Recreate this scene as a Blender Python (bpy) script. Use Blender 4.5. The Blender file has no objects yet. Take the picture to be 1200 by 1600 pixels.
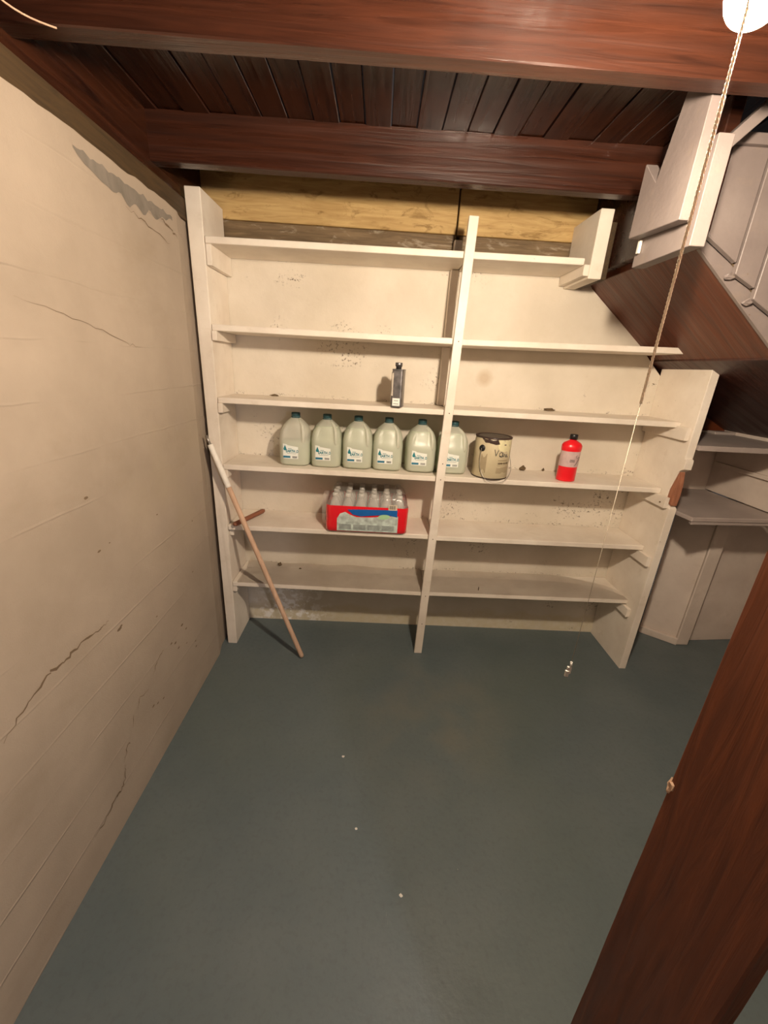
import bpy, bmesh, math, random
from mathutils import Vector, Matrix, noise
random.seed(7)
PI = math.pi
scene = bpy.context.scene
col = scene.collection

# ------------------------------------------------------------------ camera
def make_camera():
    yaw, pitch, roll = 0.0284, 0.3455, 0.0592
    f = Vector((math.sin(yaw)*math.cos(pitch), math.cos(yaw)*math.cos(pitch), -math.sin(pitch)))
    r = Vector((math.cos(yaw), -math.sin(yaw), 0)); u = r.cross(f)
    r2 = math.cos(roll)*r + math.sin(roll)*u
    u2 = -math.sin(roll)*r + math.cos(roll)*u
    cd = bpy.data.cameras.new('camera'); cam = bpy.data.objects.new('camera', cd); col.objects.link(cam)
    cam.matrix_world = Matrix(((r2.x, u2.x, -f.x, .8098), (r2.y, u2.y, -f.y, -1.9504), (r2.z, u2.z, -f.z, 1.55), (0, 0, 0, 1)))
    cd.sensor_fit = 'VERTICAL'; cd.sensor_height = 24; cd.lens = 632.13/1600*24; cd.clip_start = .02
    scene.camera = cam
make_camera()

# ------------------------------------------------------------------ world, light, exposure
BULB = Vector((1.214, -1.33, 1.972))
BULB_STRENGTH = 1500
BULB_COLOR = (1, .82, .625)
HALL_POWER = 40
w = bpy.data.worlds.new('world'); scene.world = w; w.use_nodes = True
w.node_tree.nodes['Background'].inputs[0].default_value = (.55, .5, .5, 1)
w.node_tree.nodes['Background'].inputs[1].default_value = .08
hl = bpy.data.lights.new('hall_lamp', 'POINT'); hl.energy = HALL_POWER; hl.color = (1, .88, .90); hl.shadow_soft_size = .06
ho = bpy.data.objects.new('hall_lamp', hl); ho.location = (1.69, -3.05, 1.62); col.objects.link(ho)
scene.view_settings.view_transform = 'Standard'; scene.view_settings.look = 'None'
scene.view_settings.gamma = 1; scene.view_settings.use_curve_mapping = False
scene.view_settings.exposure = 0.25

# ------------------------------------------------------------------ materials
class NT:
    def __init__(s, name):
        s.m = bpy.data.materials.new(name); s.m.use_nodes = True; s.t = s.m.node_tree
        s.b = s.t.nodes['Principled BSDF']; s.out = s.t.nodes['Material Output']
        s.tc = s.t.nodes.new('ShaderNodeTexCoord'); s.geo = s.t.nodes.new('ShaderNodeNewGeometry')
        s.pos = s.geo.outputs['Position']; s.obj = s.tc.outputs['Object']
    def lk(s, a, b): s.t.links.new(a, b)
    def val(s, sock, v):
        if isinstance(v, bpy.types.NodeSocket): s.lk(v, sock)
        else: sock.default_value = v
    def noise(s, scale, detail=4, rough=.55, vec=None, dist=0):
        n = s.t.nodes.new('ShaderNodeTexNoise'); n.inputs['Scale'].default_value = scale
        n.inputs['Detail'].default_value = detail; n.inputs['Roughness'].default_value = rough
        n.inputs['Distortion'].default_value = dist
        s.lk(vec if vec is not None else s.pos, n.inputs['Vector']); return n.outputs[0]
    def ramp(s, x, a, b, lo=0., hi=1.):
        n = s.t.nodes.new('ShaderNodeMapRange'); n.inputs[1].default_value = a; n.inputs[2].default_value = b
        n.inputs[3].default_value = lo; n.inputs[4].default_value = hi
        s.lk(x, n.inputs[0]); return n.outputs[0]
    def math(s, op, a, b=0.):
        n = s.t.nodes.new('ShaderNodeMath'); n.operation = op; s.val(n.inputs[0], a); s.val(n.inputs[1], b); return n.outputs[0]
    def mix(s, fac, a, b):
        n = s.t.nodes.new('ShaderNodeMix'); n.data_type = 'RGBA'
        s.val(n.inputs[0], fac); s.val(n.inputs[6], a); s.val(n.inputs[7], b); return n.outputs[2]
    def scl(s, v, vec=None):
        n = s.t.nodes.new('ShaderNodeMapping'); n.inputs['Scale'].default_value = v
        s.lk(vec if vec is not None else s.pos, n.inputs[0]); return n.outputs[0]
    def near(s, c, r):
        n = s.t.nodes.new('ShaderNodeVectorMath'); n.operation = 'DISTANCE'; s.lk(s.pos, n.inputs[0]); n.inputs[1].default_value = c
        return s.ramp(n.outputs['Value'], r*.35, r, 1, 0)
    def bump(s, h, st=.3, d=.01):
        n = s.t.nodes.new('ShaderNodeBump'); n.inputs['Strength'].default_value = st; n.inputs['Distance'].default_value = d
        s.lk(h, n.inputs['Height']); s.lk(n.outputs[0], s.b.inputs['Normal']); return n
    def base(s, v): s.val(s.b.inputs['Base Color'], v)
    def rough(s, v): s.val(s.b.inputs['Roughness'], v)
def c4(*a): return (a[0], a[1], a[2], 1)
def plain(name, c, rough=.5, metal=0, spec=.5, alpha=1, emit=None, var=.08, vs=30):
    n = NT(name)
    if var: n.base(n.mix(n.ramp(n.noise(vs), .3, .7), c4(*[x*(1-var) for x in c]), c4(*[min(1, x*(1+var)) for x in c])))
    else: n.base(c4(*c))
    n.rough(rough); n.b.inputs['Metallic'].default_value = metal; n.b.inputs['Specular IOR Level'].default_value = spec
    n.b.inputs['Alpha'].default_value = alpha
    if emit: n.b.inputs['Emission Color'].default_value = c4(*BULB_COLOR); n.b.inputs['Emission Strength'].default_value = emit
    return n.m

def m_left_wall():
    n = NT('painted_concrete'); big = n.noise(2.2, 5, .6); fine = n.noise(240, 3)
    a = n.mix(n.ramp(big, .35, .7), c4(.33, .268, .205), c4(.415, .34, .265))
    st = n.noise(1.3, 6, .65, n.scl((1, 1, 2.2)))
    a = n.mix(n.ramp(st, .56, .75, 0, .4), a, c4(.25, .19, .12))
    # grime streaks low on the wall (dirt with its own shape)
    g = n.math('MULTIPLY', n.ramp(n.noise(5, 6, .7, n.scl((1, 1, 3))), .55, .72), n.near((0, -.75, .25), .75))
    a = n.mix(n.math('MULTIPLY', g, .45), a, c4(.33, .27, .19))
    # blotchy patch next to the shelf post
    p = n.math('MULTIPLY', n.near((0, -.33, 1.05), .45), n.ramp(n.noise(4, 4), .42, .62))
    a = n.mix(n.math('MULTIPLY', p, .32), a, c4(.40, .33, .22))
    sp = n.math('MULTIPLY', n.ramp(n.noise(38, 2), .76, .80), n.ramp(n.noise(3), .5, .62))
    a = n.mix(sp, a, c4(.2, .13, .08))
    n.base(a); n.rough(.62)
    sep = n.t.nodes.new('ShaderNodeSeparateXYZ'); n.lk(n.pos, sep.inputs[0])
    zz = n.math('ADD', sep.outputs[2], n.ramp(n.noise(3, 3), 0, 1, -.012, .012))
    m = n.math('MODULO', zz, .142)
    ridge = n.math('SUBTRACT', n.ramp(m, 0, .004), n.ramp(m, .004, .010))
    h = n.math('ADD', n.math('MULTIPLY', ridge, n.ramp(n.noise(2.5), .42, .66, .0, .40)), n.math('ADD', n.math('MULTIPLY', fine, .10), n.math('MULTIPLY', n.noise(9, 5), .55)))
    n.bump(h, .55, .008); return n.m
def m_back_wall():
    n = NT('painted_back_wall'); big = n.noise(3.1, 5)
    a = n.mix(n.ramp(big, .35, .7), c4(.62, .56, .46), c4(.73, .67, .57))
    mott = n.ramp(n.noise(22, 5, .7), .55, .8, 0, .25); a = n.mix(mott, a, c4(.55, .48, .36))
    spk = n.noise(64, 5, .75); low = n.noise(6, 3)
    tot = n.ramp(low, .60, .74, 0, .5)
    patch = n.ramp(n.noise(7, 4, .6, n.scl((1, 1, 2))),   .42, .58)
    for c, r in (((1.42, .25, .60), .16), ((1.85, .25, .75), .20), ((2.08, .25, .80), .20), ((2.22, .25, .88), .14), ((1.0, .25, .58), .13), ((1.3, .25, .76), .16),
                 ((.62, .25, 1.62), .16), ((1.2, .25, 2.0), .14), ((2.27, .25, 1.5), .12), ((2.24, .25, 1.1), .1), ((2.2, .25, .3), .20), ((.35, .25, 1.95), .10)):
        tot = n.math('MAXIMUM', tot, n.math('MULTIPLY', n.near(c, r), patch))
    sepz = n.t.nodes.new('ShaderNodeSeparateXYZ'); n.lk(n.pos, sepz.inputs[0])
    for z in (1.372, 1.052, .732, .397):    # grime just above the shelf boards
        j = n.ramp(n.math('ABSOLUTE', n.math('SUBTRACT', sepz.outputs[2], z+.004)), .004, .022, .62, 0)
        tot = n.math('MAXIMUM', tot, n.math('MULTIPLY', j, n.ramp(n.noise(4, 3), .45, .58)))
    crk = n.ramp(n.noise(16, 6, .75, n.scl((1, 1, 1.8)), 1.2), .54, .60, 0, 1)
    f = n.math('MULTIPLY', n.math('MAXIMUM', n.ramp(spk, .57, .62), n.math('MULTIPLY', crk, n.ramp(spk, .50, .60))), n.ramp(tot, .12, .5))
    a = n.mix(n.math('MULTIPLY', f, .95), a, c4(.09, .062, .03))
    b = n.near((1.35, .25, 1.52), .05); a = n.mix(n.math('MULTIPLY', b, .5), a, c4(.42, .28, .14))
    # yellower concrete strip with a ragged edge at the very bottom
    sep = n.t.nodes.new('ShaderNodeSeparateXYZ'); n.lk(n.pos, sep.inputs[0])
    zf = n.math('ADD', sep.outputs[2], n.ramp(n.noise(7, 5), .2, .8, -.05, .05))
    low2 = n.ramp(zf, .10, .13, 1, 0)
    a = n.mix(n.math('MULTIPLY', low2, n.ramp(n.noise(28, 5), .35, .65, .25, .8)), a, c4(.60, .52, .34))
    flake = n.math('MULTIPLY', n.near((.32, .25, .07), .3), n.ramp(n.noise(30, 5), .5, .6)); a = n.mix(flake, a, c4(.88, .86, .82))
    n.base(a); n.rough(.6)
    n.bump(n.math('ADD', n.math('MULTIPLY', n.noise(12, 6), .7), n.math('MULTIPLY', spk, .2)), .35, .01); return n.m
def m_paint(name='white_paint', dark=(.71, .63, .53), light=(.83, .76, .66), wear=.25):
    n = NT(name); a = n.mix(n.ramp(n.noise(5, 5), .35, .68), c4(*dark), c4(*light))
    d = n.ramp(n.noise(16, 6, .7, n.scl((.6, 1, 1))), .56, .76, 0, wear); a = n.mix(d, a, c4(.40, .31, .20))
    s = n.math('MULTIPLY', n.ramp(n.noise(75, 2), .74, .78), n.ramp(n.noise(4), .52, .62)); a = n.mix(s, a, c4(.16, .10, .05))
    n.base(a); n.rough(.48); n.bump(n.noise(45, 4), .22, .004); return n.m
def m_floor():
    n = NT('painted_floor'); a = n.mix(n.ramp(n.noise(2.0, 6, .65), .33, .7), c4(.100, .130, .136), c4(.135, .163, .164))
    a = n.mix(n.ramp(n.noise(55, 4, .6), .5, .8, 0, .35), a, c4(.07, .078, .075))
    a = n.mix(n.ramp(n.noise(.9, 3), .5, .72, 0, .45), a, c4(.10, .128, .108))
    wv = n.math('MULTIPLY', n.near((1.15, -.45, 0), .45), n.ramp(n.noise(4, 5), .40, .68)); a = n.mix(n.math('MULTIPLY', wv, .45), a, c4(.18, .17, .13))
    s = n.math('MULTIPLY', n.ramp(n.noise(70, 2), .79, .81), n.ramp(n.noise(3), .5, .6)); a = n.mix(s, a, c4(.35, .38, .35))
    sc = n.math('MULTIPLY', n.ramp(n.noise(24, 3, .5, n.scl((3, .4, 1))), .72, .76), n.ramp(n.noise(2.2), .52, .6)); a = n.mix(n.math('MULTIPLY', sc, .45), a, c4(.23, .26, .25))
    n.base(a); n.rough(n.ramp(n.noise(7, 5), .3, .7, .40, .58)); n.b.inputs['Specular IOR Level'].default_value = .35
    n.bump(n.math('ADD', n.noise(60, 5), n.noise(7, 4)), .22, .004); return n.m
def m_stain(name, grain, dark=(.021, .007, .004), light=(.058, .018, .009), rough=(.22, .42)):
    n = NT(name); g = n.noise(9, 6, .6, n.scl(grain), 1.2)
    a = n.mix(n.ramp(g, .3, .7), c4(*dark), c4(*light)); n.base(a)
    n.rough(n.ramp(n.noise(5, 3, .5, n.scl(grain)), .3, .7, rough[0], rough[1]))
    n.bump(n.math('ADD', g, n.math('MULTIPLY', n.noise(3, 3), .8)), .3, .006); return n.m
def m_raw(name, grain, dark, light, blotch=None):
    n = NT(name); g = n.noise(14, 6, .6, n.scl(grain), .8); a = n.mix(n.ramp(g, .3, .7), c4(*dark), c4(*light))
    if blotch: a = n.mix(n.ramp(n.noise(9, 6, .7, n.scl((.7, 1, 1.6)), 1.5), .56, .66, 0, .8), a, c4(*blotch))
    n.base(a); n.rough(.72); n.bump(g, .3, .005); return n.m

MWALL = m_left_wall(); MBACK = m_back_wall(); MPAINT = m_paint()
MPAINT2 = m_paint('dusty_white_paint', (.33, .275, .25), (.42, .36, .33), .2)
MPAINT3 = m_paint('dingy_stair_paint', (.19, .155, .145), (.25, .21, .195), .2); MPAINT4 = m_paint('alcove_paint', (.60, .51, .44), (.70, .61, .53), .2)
MFLOOR = m_floor()
MJOIST = m_stain('stained_joist_wood', (.25, 6, 6)); MPLANK = m_stain('stained_plank_wood', (5, .3, 5), (.014, .004, .002), (.055, .016, .006), (.16, .34))
MPOST = m_stain('stained_post_wood', (5, 5, .35), (.075, .018, .005), (.16, .042, .012), (.35, .6)); MSOFFIT = m_stain('stained_soffit_wood', (.35, 5, .35), (.07, .015, .004), (.15, .034, .009), (.3, .5))
MYEL = m_raw('bare_yellow_lumber', (.4, 4, 4), (.40, .25, .09), (.60, .42, .18), (.24, .14, .04))
MDRK = m_raw('weathered_dark_lumber', (.4, 4, 5), (.10, .065, .03), (.22, .15, .08), (.36, .30, .22))
MSILL = m_raw('brown_sill_lumber', (4, .4, 4), (.028, .016, .005), (.075, .042, .014))
MBROKE = m_raw('splintered_raw_wood', (4, 4, .5), (.22, .08, .04), (.40, .17, .09))
MDARK = plain('crack_shadow_dirt', (.16, .11, .065), .9); MGREYD = m_raw('grey_bare_cement', (1, 1, 1), (.15, .13, .105), (.23, .20, .165))
MCRUMB = plain('dark_debris', (.12, .08, .04), .9, var=.5, vs=150); MCHIP = plain('pale_paint_chip', (.7, .68, .62), .7)
MTAN = m_raw('worn_handle_wood', (5, 5, .3), (.50, .32, .21), (.66, .45, .31)); MRED = m_raw('reddish_stick_wood', (.5, .5, 5), (.20, .07, .035), (.33, .13, .07))
MTAPE = plain('white_tape', (.78, .74, .66), .6); MSTEEL = plain('dull_steel', (.42, .40, .37), .35, .9); MTIN = plain('tarnished_tin', (.22, .21, .21), .38, .85, var=.35, vs=40)
MTINL = plain('lit_tin_tint', (.62, .55, .45), .45, .4, var=.2)  # lighter tin tone with the light put into the colour
MCORD = plain('tan_cotton_cord', (.88, .78, .60), .9); MPORC = plain('white_porcelain', (.8, .78, .74), .25); MBLACK = plain('black_plastic', (.012, .011, .011), .4)

# ------------------------------------------------------------------ mesh helpers
def tag(o, label=None, cat=None, group=None, kind=None):
    if label: o['label'] = label
    if cat: o['category'] = cat
    if group: o['group'] = group
    if kind: o['kind'] = kind
    return o
def empty(name, loc=(0, 0, 0), rz=0):
    o = bpy.data.objects.new(name, None); o.location = loc; o.rotation_euler = (0, 0, rz); o.empty_display_size = .05; col.objects.link(o); return o
class MB:
    def __init__(s): s.bm = bmesh.new()
    def _merge(s, b2, mat=0, M=None):
        if M is not None: bmesh.ops.transform(b2, matrix=M, verts=b2.verts)
        for f in b2.faces:
            if mat: f.material_index = mat
        me = bpy.data.meshes.new('t'); b2.to_mesh(me); b2.free(); s.bm.from_mesh(me); bpy.data.meshes.remove(me); return s
    def box(s, a, b, bev=.0015, mat=0, M=None):
        b2 = bmesh.new(); bmesh.ops.create_cube(b2, size=1)
        a, b = Vector([min(p, q) for p, q in zip(a, b)]), Vector([max(p, q) for p, q in zip(a, b)])
        for v in b2.verts: v.co = Vector([(a[i]+b[i])/2 + v.co[i]*(b[i]-a[i]) for i in range(3)])
        if bev: bmesh.ops.bevel(b2, geom=b2.edges[:], offset=bev, segments=1, affect='EDGES')
        return s._merge(b2, mat, M)
    def prism(s, pts, d, bev=.001, mat=0, M=None):   # planar polygon pts (3-D) extruded by vector d
        b2 = bmesh.new(); d = Vector(d); n = len(pts)
        A = [b2.verts.new(Vector(p)) for p in pts]; B = [b2.verts.new(Vector(p)+d) for p in pts]
        b2.faces.new(A); b2.faces.new(B[::-1])
        for i in range(n): b2.faces.new((A[i], B[i], B[(i+1) % n], A[(i+1) % n]))
        bmesh.ops.recalc_face_normals(b2, faces=b2.faces[:])
        if bev: bmesh.ops.bevel(b2, geom=b2.edges[:], offset=bev, segments=1, affect='EDGES')
        return s._merge(b2, mat, M)
    def rings(s, rs, cap=True, mat=0, M=None):       # list of closed rings of points
        b2 = bmesh.new(); R = [[b2.verts.new(Vector(p)) for p in r] for r in rs]; n = len(rs[0])
        for a, b in zip(R, R[1:]):
            for i in range(n): b2.faces.new((a[i], a[(i+1) % n], b[(i+1) % n], b[i]))
        if cap: b2.faces.new(R[0][::-1]); b2.faces.new(R[-1])
        bmesh.ops.recalc_face_normals(b2, faces=b2.faces[:]); 
        for f in b2.faces: f.smooth = True
        return s._merge(b2, mat, M)
    def lathe(s, prof, seg=32, c=(0, 0), cap=True, mat=0, M=None):
        return s.rings([[(c[0]+r*math.cos(2*PI*i/seg), c[1]+r*math.sin(2*PI*i/seg), z) for i in range(seg)] for r, z in prof], cap, mat, M)
    def tube(s, pts, r, seg=10, mat=0):
        P = [Vector(p) for p in pts]; rs = []; up = None
        for i, p in enumerate(P):
            t = (P[min(i+1, len(P)-1)]-P[max(i-1, 0)]).normalized()
            if up is None: up = t.orthogonal().normalized()
            up = (up - t*up.dot(t)).normalized(); v = t.cross(up); rr = r[i] if isinstance(r, (list, tuple)) else r
            rs.append([p + rr*(math.cos(2*PI*k/seg)*up + math.sin(2*PI*k/seg)*v) for k in range(seg)])
        return s.rings(rs, True, mat)
    def ribbon(s, pts, w, nrm, mat=0):               # flat thin sliver (crack) slightly proud of a surface
        P = [Vector(p) for p in pts]; nrm = Vector(nrm); L = []; Rr = []
        for i, p in enumerate(P):
            t = (P[min(i+1, len(P)-1)]-P[max(i-1, 0)]).normalized(); sd = t.cross(nrm).normalized()
            ww = (w[i] if isinstance(w, (list, tuple)) else w)*.5*(1+.4*math.sin(i*5.3))
            L.append(s.bm.verts.new(p+sd*ww)); Rr.append(s.bm.verts.new(p-sd*ww))
        for i in range(len(P)-1):
            f = s.bm.faces.new((L[i], L[i+1], Rr[i+1], Rr[i])); f.material_index = mat
        return s
    def blob(s, c, r, seed=0, mat=0, sub=2, squash=(1, 1, 1)):
        b2 = bmesh.new(); bmesh.ops.create_icosphere(b2, subdivisions=sub, radius=1)
        for v in b2.verts:
            k = 1+.75*noise.noise(v.co*2.1+Vector((seed*3.1, seed, 0))); v.co = Vector(c)+Vector([v.co[i]*r*k*squash[i] for i in range(3)])
        return s._merge(b2, mat)
    def build(s, name, mats, parent=None, smooth=False):
        me = bpy.data.meshes.new(name); s.bm.to_mesh(me); s.bm.free()
        for m in (mats if isinstance(mats, (list, tuple)) else [mats]): me.materials.append(m)
        if smooth:
            for p in me.polygons: p.use_smooth = True
        o = bpy.data.objects.new(name, me); col.objects.link(o)
        if parent: o.parent = parent
        return o
def struct(o, label=None): o['kind'] = 'structure'; return o
def copy_tree(o, parent=None):
    c = o.copy(); col.objects.link(c); c.parent = parent
    for ch in [x for x in bpy.data.objects if x.parent == o]: copy_tree(ch, c)
    return c
def jag(p, q, n, amp, seed, ax=(0, 1, 1)):
    P = []; p, q = Vector(p), Vector(q)
    for i in range(n+1):
        t = i/n; k = 0 if i in (0, n) else 1
        P.append(p.lerp(q, t)+Vector([ax[j]*k*amp*noise.noise(Vector((seed+j*7.7, i*1.3, 0))) for j in range(3)]))
    return P

# ------------------------------------------------------------------ setting
Zc, Zj = 2.325, 2.18
b = MB(); b.box((-.3, -3.6, -.1), (3.6, .75, 0), 0); struct(b.build('floor', MFLOOR))
# left wall: painted board-formed concrete with a crumbling top edge, cracks and holes
b = MB(); N = 90
top = [(0, -3.6 + 3.50*i/N, 2.068 + .012*noise.noise(Vector((i*.35, 1, 0))) + .006*noise.noise(Vector((i*1.9, 4, 0)))) for i in range(N+1)]
b.prism([(0, -.10, -.1), (0, -3.6, -.1)] + top, (-.2, 0, 0), 0)
b.prism([(0, -.10, -.1), (-.018, -.018, -.1), (-.018, .26, -.1), (-.2, .26, -.1), (-.2, -.10, -.1)], (0, 0, 2.165), 0)
def crack(ctrl, w, seed, x=.0012):
    P = []
    for a, c in zip(ctrl, ctrl[1:]): P += jag((x, *a), (x, *c), 7, .012, seed)[:-1]; seed += 3
    P.append(Vector((x, *ctrl[-1]))); n = len(P)
    b.ribbon(P, [w*.8*(.25+math.sin(PI*i/(n-1))) for i in range(n)], (1, 0, 0), 1)
crack([(-1.26, .70), (-1.18, .74), (-1.112, .762), (-1.06, .755), (-.98, .765), (-.92, .752), (-.87, .755)], .0065, 1)
crack([(-1.108, .132), (-1.06, .13), (-1.0, .15), (-.967, .145), (-.94, .165), (-.93, .213)], .005, 5)
crack([(-.93, .225), (-.90, .27), (-.885, .262)], .003, 8)
crack([(-.82, .34), (-.80, .375), (-.74, .36)], .0025, 11)
crack([(-.86, .30), (-.84, .345)], .002, 13)
crack([(-.70, .39), (-.664, .425), (-.60, .44)], .003, 14)
crack([(-.95, 1.65), (-.75, 1.62), (-.55, 1.575), (-.47, 1.565)], .0014, 17)
crack([(-.45, 1.97), (-.3, 1.95), (-.18, 1.935)], .003, 19)
crack([(-.24, 2.01), (-.17, 1.99), (-.11, 1.97)], .006, 23)
def spot(y, z, r, seed, m=1):
    P = [Vector((.0014, y+r*(1+.5*noise.noise(Vector((seed, k*.9, 0))))*math.cos(2*PI*k/9)*1.3, z+r*.6*(1+.5*noise.noise(Vector((k, seed, 0))))*math.sin(2*PI*k/9))) for k in range(9)]
    f = b.bm.faces.new([b.bm.verts.new(p) for p in P]); f.material_index = m
for i, (y, z, r) in enumerate([(-.86, 1.155, .007), (-.83, .695, .009), (-.82, .70, .006), (-1.12, 1.53, .009), (-.55, .42, .006), (-.52, .40, .007), (-.50, .36, .006), (-.43, .33, .004),
                                (-.85, .985, .006), (-.80, .99, .003), (-.52, .98, .004), (-.42, .40, .006), (-.45, .44, .008), (-.35, .28, .005), (-.62, .60, .004), (-.3, .62, .004), (-.25, .85, .004), (-.35, .25, .006), (-.73, .27, .006), (-.70, .255, .005), (-.66, .24, .005)]): spot(y, z, r, i)
def smear(y0, y1, zt, zb, seed):
    n = 40; up = [Vector((.0011, y0+(y1-y0)*i/n, zt(i/n)+.012*noise.noise(Vector((i*.5, seed, 0))))) for i in range(n+1)]
    dn = [Vector((.0011, y0+(y1-y0)*i/n, min(up[i].z-.0005, zb(i/n)+.022*noise.noise(Vector((i*.31, seed+5, 0)))))) for i in range(n+1)]
    U = [b.bm.verts.new(p) for p in up]; D = [b.bm.verts.new(p) for p in dn]
    for i in range(n): f = b.bm.faces.new((U[i], D[i], D[i+1], U[i+1])); f.material_index = 2
smear(-.66, -.14, lambda t: 2.035-.004*t, lambda t: 2.03-.045*math.sin(PI*min(1, t*1.02))**.5, 2)
struct(b.build('wall_left', [MWALL, MDARK, MGREYD]))
# timber sill on top of the left wall
b = MB(); b.box((-.2, -3.6, 2.06), (-.006, .26, 2.135), .002); b.box((-.2, -3.6, 2.135), (-.03, .26, 2.33), .002, 1); struct(b.build('trim_1', [MSILL, MPLANK]))
# back wall, its right part cut on the slope of the stair
b = MB()
b.prism([(-.2, .249, -.1), (2.30, .249, -.1), (2.30, .249, 1.545), (2.24, .249, 1.60), (2.116, .249, 1.72), (1.813, .249, 1.958), (1.78, .249, 2.07), (-.2, .249, 2.07)], (0, .18, 0), 0)
rr = random.Random(3)
struct(b.build('wall_back', MBACK))
# exposed timbers above the back wall
b = MB()
b.box((-.2, .262, 2.07), (1.135, .42, 2.142), .003, 1); b.box((1.15, .262, 2.07), (1.78, .42, 2.142), .003, 1)
struct(b.build('trim_2', [MYEL, MDRK]))
b = MB(); b.box((-.2, .249, 2.142), (1.128, .43, 2.33), .003); b.box((1.136, .249, 2.142), (1.78, .43, 2.33), .003)
struct(b.build('trim_3', [MYEL]))
# ceiling: floorboards above, then stained joists
b = MB(); x = -.25; i = 0
while x < 3.55:
    wv = .088; dz = .003*math.sin(i*2.7)
    b.box((x+.0015, -3.6, Zc+dz), (x+wv-.0015, .75, Zc+.03), .002); x += wv; i += 1
ceil = struct(b.build('ceiling', MPLANK))
for (y0, x1) in ((-.195, 1.76), (-.805, 3.5), (-1.375, 3.5), (-2.3, 3.5)):
    bb = MB(); nseg = 24; xs = [-.03+(x1+.03)*k/nseg for k in range(nseg+1)]
    rs = []
    for k, X in enumerate(xs):
        q = .0018*noise.noise(Vector((X*4, y0, 0))); e = .003
        rs.append([(X, y0+q, Zc), (X, y0+q, Zj+e), (X, y0+e+q, Zj+q), (X, y0+.05-e, Zj+q), (X, y0+.05, Zj+e), (X, y0+.05, Zc)])
    bb.rings(rs); o = bb.build('joist', MJOIST, ceil)
    for p in o.data.polygons: p.use_smooth = False
# header joist at the stair opening
bb = MB(); bb.box((1.76, -.50, 1.995), (1.80, .249, Zc), .003); bb.build('header_joist', MJOIST, ceil)
# front wall behind the viewpoint, with the doorway the photo is taken from
b = MB(); b.box((-.2, -1.92, 0), (.12, -1.80, Zc), .002); b.box((1.24, -1.92, 0), (3.5, -1.80, Zc), .002); struct(b.build('wall_front', MPAINT2))
b = MB(); b.box((3.3, -3.6, 0), (3.42, .75, Zc), .002); struct(b.build('wall_right', MPAINT2))
# alcove under the stair: back wall, right side wall, lower panels
b = MB(); b.box((2.30, .43, .93), (3.3, .55, 1.30), .001); b.box((2.30, .43, 1.30), (3.3, .55, 1.75), .001, 1)
b.box((2.30, .249, 0), (2.335, .43, 1.5), .001)
b.prism([(2.335, .46, 0), (2.60, .30, 0), (2.63, .33, 0), (2.335, .5, 0)], (0, 0, .93), .001)
struct(b.build('wall_alcove', [MPAINT4, MSOFFIT]))
b = MB(); b.box((2.845, -.55, .95), (3.3, .43, 1.62), .002); 
b.box((2.825, -.12, 1.105), (2.846, .40, 1.128), .002); b.box((2.836, -.3, 1.128), (2.846, .42, 1.25), .001)
struct(b.build('wall_side', MPAINT4))
b = MB()
b.prism([(2.605, .292, .045), (2.762, .172, .045), (2.785, .202, .045), (2.63, .32, .045)], (0, 0, .885), .002)
b.prism([(2.59, .272, 0), (2.755, .145, 0), (2.79, .19, 0), (2.62, .32, 0)], (0, 0, .045), .003)
b.prism([(2.752, .150, 0), (2.835, .150, 0), (2.845, .21, 0), (2.775, .21, 0)], (0, 0, .93), .006)
b.prism([(2.84, .20, 0), (3.29, .245, 0), (3.29, .28, 0), (2.84, .24, 0)], (0, 0, .93), .002)
struct(b.build('wall_panel', MPAINT4))

# ------------------------------------------------------------------ staircase rising over the alcove
st = empty('staircase', (1.8, -.46, 1.96)); tag(st, 'white-painted boxed-in staircase with brown sloping underside, hanging at upper right', 'staircase')
def stp(b, name, mat, label=None):
    o = b.build(name, mat, st); o.matrix_parent_inverse = Matrix.Translation((-1.8, .46, -1.96))
    if label: o['label'] = label
    return o
def soff(X): return 1.961-.8*(X-1.813)
b = MB(); b.prism([(1.80, .43, soff(1.80)), (2.20, .43, soff(2.20)), (2.20, .43, soff(2.20)+.03), (1.80, .43, soff(1.80)+.03)], (0, -.87, 0), .002)
stp(b, 'soffit_board', MSOFFIT, 'reddish brown sloping soffit board')
b = MB(); b.prism([(2.195, .43, soff(2.2)-.004), (2.86, .43, 1.30), (2.86, .43, 1.34), (2.195, .43, soff(2.2)+.03)], (0, -.87, 0), .002)
stp(b, 'soffit_board', m_stain('dark_soffit_wood', (.35, 5, .35), (.03, .008, .006), (.07, .02, .012), (.35, .55)), 'dark lower soffit board')
b = MB(); b.prism([(1.81, -.44, soff(1.81)-.005), (2.9, -.44, soff(2.9)-.005), (2.9, -.44, soff(2.9)+.25), (1.81, -.44, soff(1.81)+.25)], (0, -.017, 0), .002)
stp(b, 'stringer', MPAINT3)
X = 1.80; bots = [(1.80, 1.955, 1.925), (1.918, 1.905, 1.875), (2.01, 1.845, 1.80), (2.10, 1.78, 1.74), (2.20, 1.71, 1.67), (2.30, 1.64, 1.6)]
xs = [1.803, 1.924, 2.008, 2.105, 2.20, 2.30, 2.40]
for k in range(6):
    x0, x1 = xs[k]+.004, xs[k+1]-.004; z0, z1 = soff(x0)+.02, soff(x1)+.045
    b = MB(); b.prism([(x0, -.466, z0), (x1, -.466, z1), (x1, -.466, 2.213), (x0, -.466, 2.213)], (0, -.02, 0), .002)
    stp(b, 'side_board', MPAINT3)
b = MB(); b.prism([(1.812, -.4575, soff(1.812)+.05), (2.42, -.4575, soff(2.42)+.05), (2.42, -.4575, 2.205), (1.812, -.4575, 2.205)], (0, -.006, 0), 0); stp(b, 'backing_board', MDRK, 'dark sheet added to shade the gaps')  # dark sheet added so the gaps between side boards look shaded
b = MB()
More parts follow.
